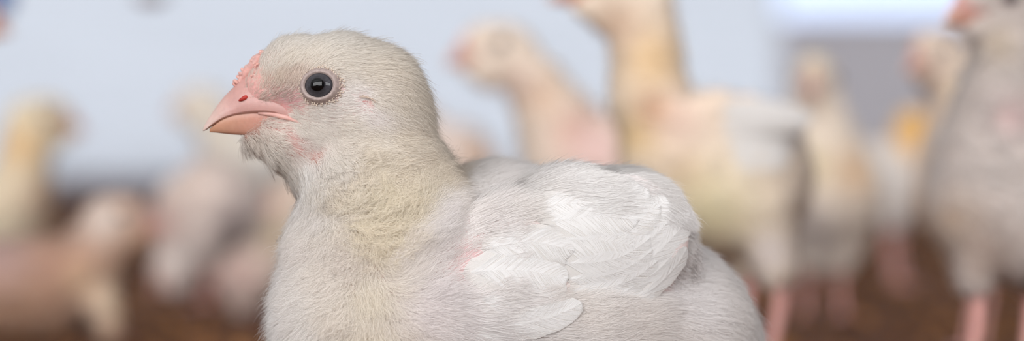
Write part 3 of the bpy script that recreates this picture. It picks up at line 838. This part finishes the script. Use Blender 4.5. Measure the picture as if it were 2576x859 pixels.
# ---- vaned feathers of the near wing: control points base -> tip, half width, lift
FE = [
 # trailing stack at the wing's rear edge
 ([(1440, 806), (1540, 786), (1620, 748), (1664, 704)], 24, 3), ([(1560, 770), (1645, 722), (1702, 664), (1726, 622)], 28, 4),
 ([(1540, 740), (1640, 690), (1706, 620), (1732, 572)], 36, 6), ([(1520, 700), (1620, 660), (1696, 590), (1732, 536)], 40, 8),
 ([(1500, 660), (1610, 620), (1680, 556), (1708, 516)], 42, 7), ([(1480, 620), (1590, 578), (1650, 530), (1674, 498)], 44, 8),
 # secondaries
 ([(1330, 770), (1440, 776), (1540, 750), (1610, 706)], 40, 6), ([(1380, 745), (1470, 740), (1580, 705), (1652, 656)], 50, 9),
 ([(1380, 700), (1480, 700), (1570, 676), (1640, 628)], 50, 11), ([(1370, 660), (1470, 662), (1560, 646), (1634, 598)], 50, 13),
 ([(1350, 606), (1440, 604), (1520, 606), (1596, 620)], 54, 14),
 # scapulars
 ([(1430, 590), (1500, 580), (1580, 560), (1660, 520)], 52, 14), ([(1400, 560), (1480, 545), (1560, 515), (1630, 480)], 52, 13),
 ([(1380, 530), (1460, 512), (1540, 492), (1610, 470)], 44, 10),
 ([(1320, 566), (1430, 552), (1520, 548), (1606, 556)], 54, 17), ([(1300, 530), (1390, 520), (1480, 512), (1560, 508)], 50, 15),
 # big coverts with ragged ends
 ([(1150, 740), (1250, 752), (1340, 750), (1424, 726)], 44, 14), ([(1180, 636), (1260, 618), (1350, 612), (1446, 632)], 54, 15),
 ([(1136, 690), (1240, 682), (1330, 684), (1426, 704)], 62, 19),
 # low bright feather and its smaller neighbour
 ([(1150, 842), (1200, 848), (1250, 850), (1306, 852)], 22, 12), ([(1236, 822), (1310, 814), (1390, 794), (1460, 764)], 42, 34),
]
BARBS = []
for i, (ct, W, lf) in enumerate(FE):
    lay_feather(wing, bvh_all, ct, W, lf*.6, 100+i, K0, rag=.06 if i not in (10, 16, 17, 18) else .13, tip_round=.34 if i in (10, 16, 17, 18) else .5, barbs=BARBS)
bp_ = np.concatenate([b[0] for b in BARBS]); bn_ = np.concatenate([b[1] for b in BARBS])
hair_object('feather_barbs', wing, bp_, np.full((len(bp_), 3), .80)*RNG.uniform(.97, 1.02, (len(bp_), 1))*np.array([1, .985, .97]), bn_,
            np.full(len(bp_), .000055), M_barb)

for dy in (0, 330):
    ft = M(1235, 1400, dy); ft[2] = 0
    leg_parts(chick, M(1240, 1170, dy), M(1262, 1290, dy), ft, K0, np.array([-1., 0, 0]))

# ------------------------------------------------------------------ the other chicks
# each: depth ratio r (times 0.6 m), joints in photo pixels (px, py, radius, depth offset), head pose, plumage blots, with painted shade under chins and bellies
def other_chick(label, r, hc, kh, yaw, pitch, body, neck, paint, base, legs, wings=(), bhair=4200, seed=1, sq=.9, footdir=None, white_feathers=True):
    Yb = r*.6+CAM_Y; k = r*.6/FPX
    f = lambda px, py, dy=0: P(px, py, Yb)+np.array([0, dy*k, 0])
    cx = np.mean([j[0] for j in body]); b0 = f(cx, 400)
    root = empty('broiler_chick', (b0[0], Yb, 0.0), label, 'chick', 'chicks in the poultry house')
    hk = kh*k; hd = Head(f(hc[0], hc[1], hc[2] if len(hc) > 2 else 0), hk, yaw, pitch)
    pr = hd.prims()
    c = f(body[0][0], body[0][1])
    for ch, s_ in ((body, sq), (neck, .95)):
        for a, b in zip(ch[:-1], ch[1:]): pr.append(cap(a, b, c, s_, k, f))
    for lg in legs:
        th = lg[0]
        pr.append(cap(th[0], th[1], None, 1.0, k, f))
    V, F, Nr = surface_nets(pr, max(30*k, .004), max(.0022, .0022*r/2))
    bvh = build_bvh([(V, F)])
    PT = [(p[0], p[1], p[2], linA(p[3])) for p in paint]; bc = linA(base)
    def colour(pos):
        px, py = to_px(pos); col = np.tile(bc, (len(pos), 1)); 
        for x, y, rad, cc in PT:
            w = np.exp(-((px-x)**2+(py-y)**2)/(rad*rad))[:, None]; col = col*(1-w)+cc*w
        return col
    mesh('body', V, F, M_skin, root, col=colour(V)*.93)
    rad = .00022*max(1, r/1.6)
    def fuzz(V, F, Nr, n, par, name, ln):
        R, Nn = sample_surface(V, F, Nr, n, lambda c, nn: np.where(nn[:, 1] < .4, 1, .3)*np.where(np.linalg.norm(c-hd.w((230, -40, 0)), axis=1) < 95*hk, 0, 1))
        D = np.array([-hd.f[0]*1.0, -hd.f[1], -.45]); T = D-Nn*(Nn @ D)[:, None]; T = T+RNG.normal(0, .25, T.shape)
        T = T/np.maximum(np.linalg.norm(T, axis=1, keepdims=True), .4)
        hdist = np.linalg.norm(R-hd.o, axis=1); ls = np.where(hdist < 220*hk, .5, 1.0)
        pts, _ = strands(R, Nn, T, ln*ls*RNG.uniform(.6, 1.15, n), np.full(n, .5), np.full(n, .3), np.full(n, .4), 4, 14)
        col = (colour(R)*.97)**.68*RNG.uniform(.92, 1.04, (n, 1))
        hair_object(name, par, pts, np.clip(col, 0, .95), Nn, np.full(n, rad), M_hair)
    fuzz(V, F, Nr, bhair, root, 'down', .0065)
    for st, up, nm in ((UP_BEAK, True, 'upper_beak'), (LO_BEAK, False, 'lower_beak')):
        v_, f_, c_ = beak_mesh(hd, st, up, 14, 12); c_ = c_*np.array([.97, .92, .88])
        mesh(nm, v_, f_, M_beak, root, col=c_)
    for sd in (1, -1): eye_parts(root, hd, (54, 18), 130, False, sd)
    ps = [tube_vf(hd.w(cpath), np.interp(np.linspace(0, 1, 15), [0, .3, .8, 1], [4, 14, 15, 4])*hk, 8)]
    mesh('comb', *join_vf(ps), M_comb, root)
    for wi, (joints, wsq, fe) in enumerate(wings):
        wpr = wing_prims(bvh, joints, f, k, wsq)
        v_, f_, n_ = surface_nets(wpr, 20*k, .0022)
        wg = mesh('wing', v_, f_, M_skin, root, col=colour(v_))
        v2 = v_.copy(); v2[:, 1] = 2*Yb-v2[:, 1]
        mesh('wing', v2, f_[:, ::-1], M_skin, root, col=colour(v_))
        fuzz(v_, f_, n_, 900, wg, 'wing_down', .006)
        bv2 = build_bvh([(V, F), (v_, f_)])
        for q, (ct, W, lf) in enumerate(fe): lay_feather(wg, bv2, ct, W, lf, seed*50+q, k, nu=12, nv=7)
    fd = footdir if footdir is not None else nz(np.array([hd.f[0], hd.f[1], 0]))
    for lg in legs:
        th, hip, ank, foot = lg
        dy = hip[2] if len(hip) > 2 else 0
        F0 = f(foot[0], 400, foot[2] if len(foot) > 2 else dy); F0[2] = 0.0
        leg_parts(root, f(hip[0], hip[1], dy), f(ank[0], ank[1], dy), F0, k*lg_scale(kh, r), fd)
    return root
def lg_scale(kh, r): return max(.22, kh*(.92 if r < 1.8 else .6))
def wf(x0, y0, x1, y1, n, W, dyspread):
    """a fan of flight feathers from the wing front to its tip"""
    return [([(x0, y0+dyspread*(i/(n-1)-.5)), ((x0*2+x1)/3, (y0*2+y1)/3+dyspread*.9*(i/(n-1)-.5)), ((x0+2*x1)/3, (y0+2*y1)/3+dyspread*.8*(i/(n-1)-.5)), (x1-12*i, y1+dyspread*.6*(i/(n-1)-.5))], W, 6+3*(n-i)) for i in range(n)]
PI = math.pi
CREAM, PINKW, WHITE = (236, 220, 202), (232, 208, 198), (240, 234, 228)

# A: chick standing just behind the near one's neck
other_chick('pink-faced chick looking left directly behind the foreground chick', 2.1, (1262, 122), .46, .45, 0,
    [(1440, 400, 118), (1560, 440, 150), (1700, 500, 130)], [(1285, 145, 56), (1345, 215, 66), (1400, 310, 92), (1440, 400, 118)],
    [(1450, 330, 60, (214, 170, 150)), (1360, 240, 50, (222, 190, 164)), (1300, 210, 45, (206, 180, 164)), (1500, 380, 80, (238, 204, 196))], (236, 218, 200),  # duller blot below the head paints shade under the chin
    [(((1560, 560, 70, -60), (1550, 680, 40, -60)), (1550, 660, -60), (1570, 760, -60), (1545, 895)), (((1600, 560, 70, 60), (1590, 680, 40, 60)), (1590, 660, 60), (1610, 760, 60), (1590, 895))],
    [([(1480, 390, 50, 10), (1560, 410, 66, 8), (1660, 440, 50, 6)], .3, [])], seed=2)
# B: tall chick with the orange neck
other_chick('tall orange-necked chick with white wing standing to the right', 1.65, (1572, -52), .60, .22, 0,
    [(1690, 385, 120), (1765, 425, 182), (1850, 448, 186), (1885, 430, 120), (1935, 375, 58)],
    [(1610, 20, 82), (1622, 130, 80), (1632, 240, 92), (1690, 380, 118)],
    [(1640, 150, 85, (238, 204, 156)), (1600, 330, 70, (236, 204, 150)), (1720, 440, 60, (206, 176, 148)), (1780, 540, 120, (240, 226, 184)), (1700, 300, 70, (236, 208, 190)), (1550, 60, 60, (220, 190, 164)), (1640, 270, 40, (214, 170, 138)), (1930, 630, 50, (240, 228, 222)), (1900, 230, 90, (234, 210, 190))], (240, 222, 202),  # brownish blots at throat and below the wing paint shade
    [(((1900, 520, 88, -70), (1946, 668, 50, -70)), (1946, 650, -70), (1958, 740, -70), (1915, 1030)), (((1850, 540, 80, 60), (1880, 660, 44, 60)), (1880, 640, 60), (1890, 740, 60), (1850, 1030))],
    [([(1690, 300, 54, 14), (1800, 320, 88, 12), (1890, 330, 84, 8), (1945, 338, 46, 0)], .3, wf(1790, 335, 2036, 345, 7, 34, 135))], seed=3, bhair=7000)
# C: chick facing the camera
other_chick('chick facing the camera between the tall one and the right edge', 2.4, (2050, 205), .46, 1.35, -.05,
    [(2058, 390, 104), (2074, 480, 130), (2076, 565, 122, 60)], [(2050, 240, 54), (2054, 310, 72), (2058, 390, 104)],
    [(2150, 430, 60, (206, 172, 136)), (2010, 540, 40, (214, 206, 208)), (2035, 420, 45, (236, 218, 176)), (2060, 600, 70, (232, 222, 214)), (2050, 150, 30, (240, 224, 190))], (240, 224, 206),
    [(((2030, 600, 54), (2030, 660, 30)), (2030, 640), (2030, 720), (2022, 833)), (((2110, 600, 54), (2112, 660, 30)), (2112, 640), (2112, 720), (2118, 833))],
    [([(2130, 400, 36, 10), (2160, 470, 40, 10), (2165, 530, 26, 10)], .5, [])], seed=4, sq=1.0, footdir=np.array([0, -1., 0]))
# D: white chick turned away, bright yellow-orange nape
other_chick('white-backed chick turned away with a bright yellow-orange nape', 3.0, (2312, 318, 30), .30, PI+.5, -.3,
    [(2185, 410, 62), (2240, 450, 78), (2290, 480, 70)], [(2295, 340, 40), (2292, 375, 48), (2285, 440, 66)],
    [(2292, 340, 55, (248, 186, 72)), (2300, 310, 40, (248, 190, 90)), (2210, 400, 60, (244, 236, 230))], (238, 228, 220),
    [(((2240, 500, 44, -30), (2240, 560, 24, -30)), (2240, 540, -30), (2232, 620, -30), (2245, 747)), (((2270, 500, 44, 40), (2270, 560, 24, 40)), (2270, 540, 40), (2262, 620, 40), (2275, 747))],
    [([(2290, 440, 34, 8), (2240, 440, 46, 6), (2180, 430, 26, 4)], .3, wf(2270, 440, 2165, 425, 4, 16, 40))], seed=5, bhair=3000)
# E: chick with its head against the right bird
other_chick('pale chick with its head under the beak of the rightmost chick', 2.0, (2362, 138), .42, .75, -.05,
    [(2410, 400, 92), (2430, 490, 122), (2480, 560, 118)], [(2390, 170, 56), (2412, 230, 60), (2412, 310, 66), (2410, 400, 92)],
    [(2440, 235, 45, (236, 214, 160)), (2430, 290, 34, (228, 180, 146)), (2340, 190, 40, (190, 166, 150)), (2380, 560, 90, (206, 176, 148))], (226, 206, 188),  # dark blot beneath the beak is painted chin shade
    [(((2430, 600, 56, -50), (2430, 680, 34, -50)), (2430, 660, -50), (2440, 740, -50), (2420, 920)), (((2490, 600, 56, 50), (2490, 680, 34, 50)), (2490, 660, 50), (2500, 740, 50), (2480, 920))],
    [([(2430, 420, 44, 10), (2480, 470, 54, 8), (2540, 520, 36, 6)], .3, [])], seed=6)
# F: large grey-white chick cut by the right edge
other_chick('large grey-white chick with dark eye cut by the right edge', 1.5, (2523, 8), .57, .50, 0,
    [(2490, 400, 128), (2490, 500, 146), (2580, 560, 150), (2680, 560, 110)], [(2530, 60, 66), (2534, 150, 84), (2518, 260, 104), (2490, 400, 128)],
    [(2540, 290, 50, (214, 186, 182)), (2390, 560, 70, (204, 178, 154)), (2480, 640, 90, (186, 164, 150)), (2510, 110, 50, (190, 174, 156))], (200, 188, 181),  # grey-brown blots on throat and underside paint shade
    [(((2455, 600, 66, -40), (2440, 700, 40, -40)), (2442, 690, -40), (2450, 780, -40), (2425, 1093)), (((2600, 600, 66, 60), (2600, 700, 40, 60)), (2600, 690, 60), (2606, 780, 60), (2580, 1093))],
    [([(2560, 420, 60, 10), (2640, 470, 80, 8), (2720, 520, 50, 4)], .3, [])], seed=7, bhair=8000)
# G: chick at the far left looking right
other_chick('yellow-necked chick at far left looking right', 2.8, (92, 300), .36, PI+.25, 0,
    [(40, 500, 86), (-10, 560, 110), (-90, 560, 80)], [(72, 310, 44), (62, 370, 48), (56, 430, 60), (40, 500, 86)],
    [(55, 370, 48, (244, 202, 142)), (110, 500, 55, (200, 166, 140)), (20, 480, 60, (236, 216, 186)), (140, 300, 26, (196, 166, 140))], (236, 220, 190),
    [(((0, 620, 40, -30), (0, 660, 26, -30)), (0, 650, -30), (-8, 700, -30), (0, 771)), (((-40, 620, 40, 30), (-40, 660, 26, 30)), (-40, 650, 30), (-48, 700, 30), (-40, 771))],
    [([(30, 510, 36, 8), (-30, 530, 50, 6), (-100, 540, 26, 4)], .3, [])], seed=8)
# H: far white chick behind the beak
other_chick('distant white chick looking left beyond the foreground beak', 3.2, (512, 262), .27, .15, 0,
    [(570, 390, 58), (630, 410, 74), (710, 430, 70)], [(522, 272, 34), (540, 310, 36), (560, 350, 46), (570, 390, 58)],
    [(600, 400, 70, (240, 232, 220))], (240, 228, 212),
    [(((630, 480, 34, -20), (630, 540, 20, -20)), (630, 520, -20), (636, 600, -20), (625, 725)), (((670, 480, 34, 20), (670, 540, 20, 20)), (670, 520, 20), (676, 600, 20), (665, 725))],
    [([(600, 400, 34, 8), (650, 405, 46, 6), (720, 420, 26, 4)], .3, wf(620, 405, 740, 430, 4, 14, 40))], seed=9, bhair=3000)
# I: pecking chick
other_chick('grey-pink chick bending down to peck left of the foreground breast', 2.6, (452, 655), .32, .2, -.7,
    [(470, 530, 72), (530, 510, 104), (590, 540, 84)], [(462, 640, 42), (450, 600, 46), (458, 560, 60), (470, 530, 72)],
    [(590, 560, 60, (176, 160, 156)), (450, 650, 46, (240, 228, 220)), (470, 450, 70, (232, 212, 200)), (400, 560, 40, (224, 178, 164))], (230, 212, 202),
    [(((525, 590, 52, -50), (528, 640, 28, -50)), (528, 630, -50), (540, 700, -50), (522, 800)), (((580, 590, 52, 40), (582, 640, 28, 40)), (582, 630, 40), (594, 700, 40), (576, 800))],
    [([(480, 500, 40, 8), (540, 500, 60, 6), (610, 530, 34, 4)], .3, [])], seed=10)
# J: chick peeping from behind the breast
other_chick('small red-beaked chick peeping out from behind the foreground breast', 2.4, (752, 492), .30, .4, -.1,
    [(700, 640, 58), (640, 690, 62), (600, 700, 50)], [(745, 520, 42), (728, 560, 44), (712, 600, 50), (700, 640, 58)],
    [(690, 590, 40, (200, 180, 150)), (600, 690, 60, (232, 198, 186))], (226, 204, 186),
    [(((620, 720, 36, -30), (610, 770, 22, -30)), (610, 760, -30), (616, 790, -30), (600, 833)), (((660, 720, 36, 30), (654, 770, 22, 30)), (654, 760, 30), (660, 790, 30), (644, 833))],
    [([(690, 650, 26, 6), (650, 680, 34, 5), (600, 700, 22, 3)], .3, [])], seed=11, footdir=np.array([1., 0, 0]))
# K: resting chick in the lower left corner
other_chick('brownish pink chick resting in the lower left corner looking right', 2.1, (285, 548), .38, PI+.05, -.05,
    [(200, 690, 90), (110, 720, 118), (-40, 730, 120)], [(265, 580, 58), (245, 620, 66), (200, 690, 90)],
    [(150, 680, 90, (206, 160, 138)), (40, 780, 120, (186, 144, 116)), (260, 550, 60, (240, 224, 212)), (200, 700, 40, (224, 186, 150)), (280, 760, 70, (228, 204, 176)), (0, 640, 80, (224, 188, 178)), (350, 540, 26, (196, 172, 160))], (212, 172, 144),
    [(((270, 760, 44, -60), (290, 826, 26, -60)), (286, 816, -60), (290, 840, -60), (290, 873)), (((150, 780, 50, 60), (150, 830, 26, 60)), (150, 820, 60), (156, 845, 60), (150, 873))],
    [([(190, 680, 50, 8), (90, 700, 74, 6), (-40, 720, 44, 4)], .3, [])], seed=12)
# L: chick at the left edge, only its beak tip in view
other_chick('chick beyond the left edge with only its orange beak tip showing', 1.9, (-128, 40), .46, PI+.15, 0,
    [(-230, 330, 100), (-330, 400, 150), (-450, 400, 110)], [(-150, 60, 60), (-180, 150, 64), (-210, 240, 80), (-230, 330, 100)],
    [(-180, 150, 60, (240, 206, 150))], (236, 220, 200),
    [(((-330, 520, 70, -60), (-330, 640, 40, -60)), (-330, 620, -60), (-342, 740, -60), (-330, 947)), (((-370, 520, 70, 60), (-370, 640, 40, 60)), (-370, 620, 60), (-382, 740, 60), (-370, 947))],
    [], seed=13, bhair=2000)
# M: chick hidden behind the near one's nape
other_chick('chick half hidden behind the nape of the foreground chick', 2.8, (1040, 300), .32, .1, 0,
    [(1090, 400, 66), (1140, 400, 84), (1190, 440, 70)], [(1050, 310, 40), (1066, 350, 46), (1090, 400, 66)],
    [(1200, 385, 34, (238, 190, 150)), (1140, 320, 50, (236, 218, 208))], (232, 212, 198),
    [(((1140, 500, 44, -30), (1140, 580, 24, -30)), (1140, 560, -30), (1148, 640, -30), (1135, 771)), (((1170, 500, 44, 30), (1170, 580, 24, 30)), (1170, 560, 30), (1178, 640, 30), (1165, 771))],
    [([(1100, 390, 34, 8), (1150, 400, 46, 6), (1210, 430, 26, 4)], .3, [])], seed=14, bhair=3000)

# ------------------------------------------------------------------ drinker line with a blue fitting and a nipple, above the left of the frame
rl = 2.6; Yl = rl*.6+CAM_Y; kl = rl*.6/FPX
dl = empty('drinker_line', (P(0, 400, Yl)[0], Yl, 0.0), 'pale drinker pipe with blue fitting hanging at the top left', 'drinker')
M_pipe = mat_noise('white_plastic', [(.3, (214, 218, 224)), (.7, (228, 232, 236))], 20, .4)
M_blue = mat_noise('blue_plastic', [(.3, (60, 92, 150)), (.7, (80, 114, 176))], 40, .4)
M_brown = mat_noise('brown_plastic', [(.3, (120, 88, 74)), (.7, (146, 110, 94))], 60, .5)
mesh('pipe', *tube_vf([P(x, -95-0.02*x, Yl) for x in (-700, -200, 300, 900)], 34*kl, 16), M_pipe, dl)
mesh('fitting', *join_vf([tube_vf([P(-30, -96, Yl), P(40, -97, Yl)], 48*kl, 16), tube_vf([P(5, -60, Yl), P(5, 0, Yl), P(5, 34, Yl)], [30*kl, 34*kl, 20*kl], 14)]), M_blue, dl)
nip = mesh('nipple', *tube_vf([P(380, -70, Yl), P(380, -40, Yl), P(380, -38, Yl), P(380, -12, Yl)], [20*kl, 20*kl, 12*kl, 10*kl], 14), M_pipe, dl)
mesh('drip_cup', *tube_vf([P(380, -14, Yl), P(380, -6, Yl), P(380, 4, Yl), P(380, 9, Yl)], [44*kl, 42*kl, 30*kl, 16*kl], 18), M_brown, dl)
for x in (-500, 800):
    a = P(x, -130-.02*x, Yl); b = a.copy(); b[2] = ZC
    mesh('suspension_cord', *tube_vf([a, b], .0012, 6), M_grey, dl)

# ------------------------------------------------------------------ wood shavings scattered over the litter
rs = np.random.default_rng(31); V, F = [], []
def shaving(x, y, s, n):
    a = rs.uniform(0, 6.28); t = rs.uniform(-.5, .5); w = s*rs.uniform(.25, .5)
    d = np.array([math.cos(a), math.sin(a), t*.6]); e = np.array([-math.sin(a), math.cos(a), rs.uniform(-.3, .3)])
    c = np.array([x, y, abs(d[2])*s*.5+abs(e[2])*w*.5+.0006]); up = np.array([0, 0, s*rs.uniform(.05, .25)])
    return [c-d*s*.5-e*w*.5, c-e*w*.5+up, c+d*s*.5-e*w*.5, c+d*s*.5+e*w*.5, c+e*w*.5+up, c-d*s*.5+e*w*.5]
for i in range(9000):
    y = -.2+3.2*rs.random()**1.5; x = rs.uniform(-1, 1)*(.35+.28*(y+.6))
    if any((x-a)**2+(y-b)**2 < (c+.012)**2 for a, b, c in FEET): continue
    n = len(V); V += shaving(x, y, rs.uniform(.004, .014)*(1+.35*y), n); F += [(n, n+1, n+4, n+5), (n+1, n+2, n+3, n+4)]
sh = mesh('wood_shavings', V, F, mat_noise('shavings', [(.3, (110, 68, 36)), (.5, (146, 98, 58)), (.7, (180, 136, 92))], 60, .9), smooth=False)
sh['kind'] = 'stuff'; sh['label'] = 'brown wood shavings scattered over the litter floor'; sh['category'] = 'litter'
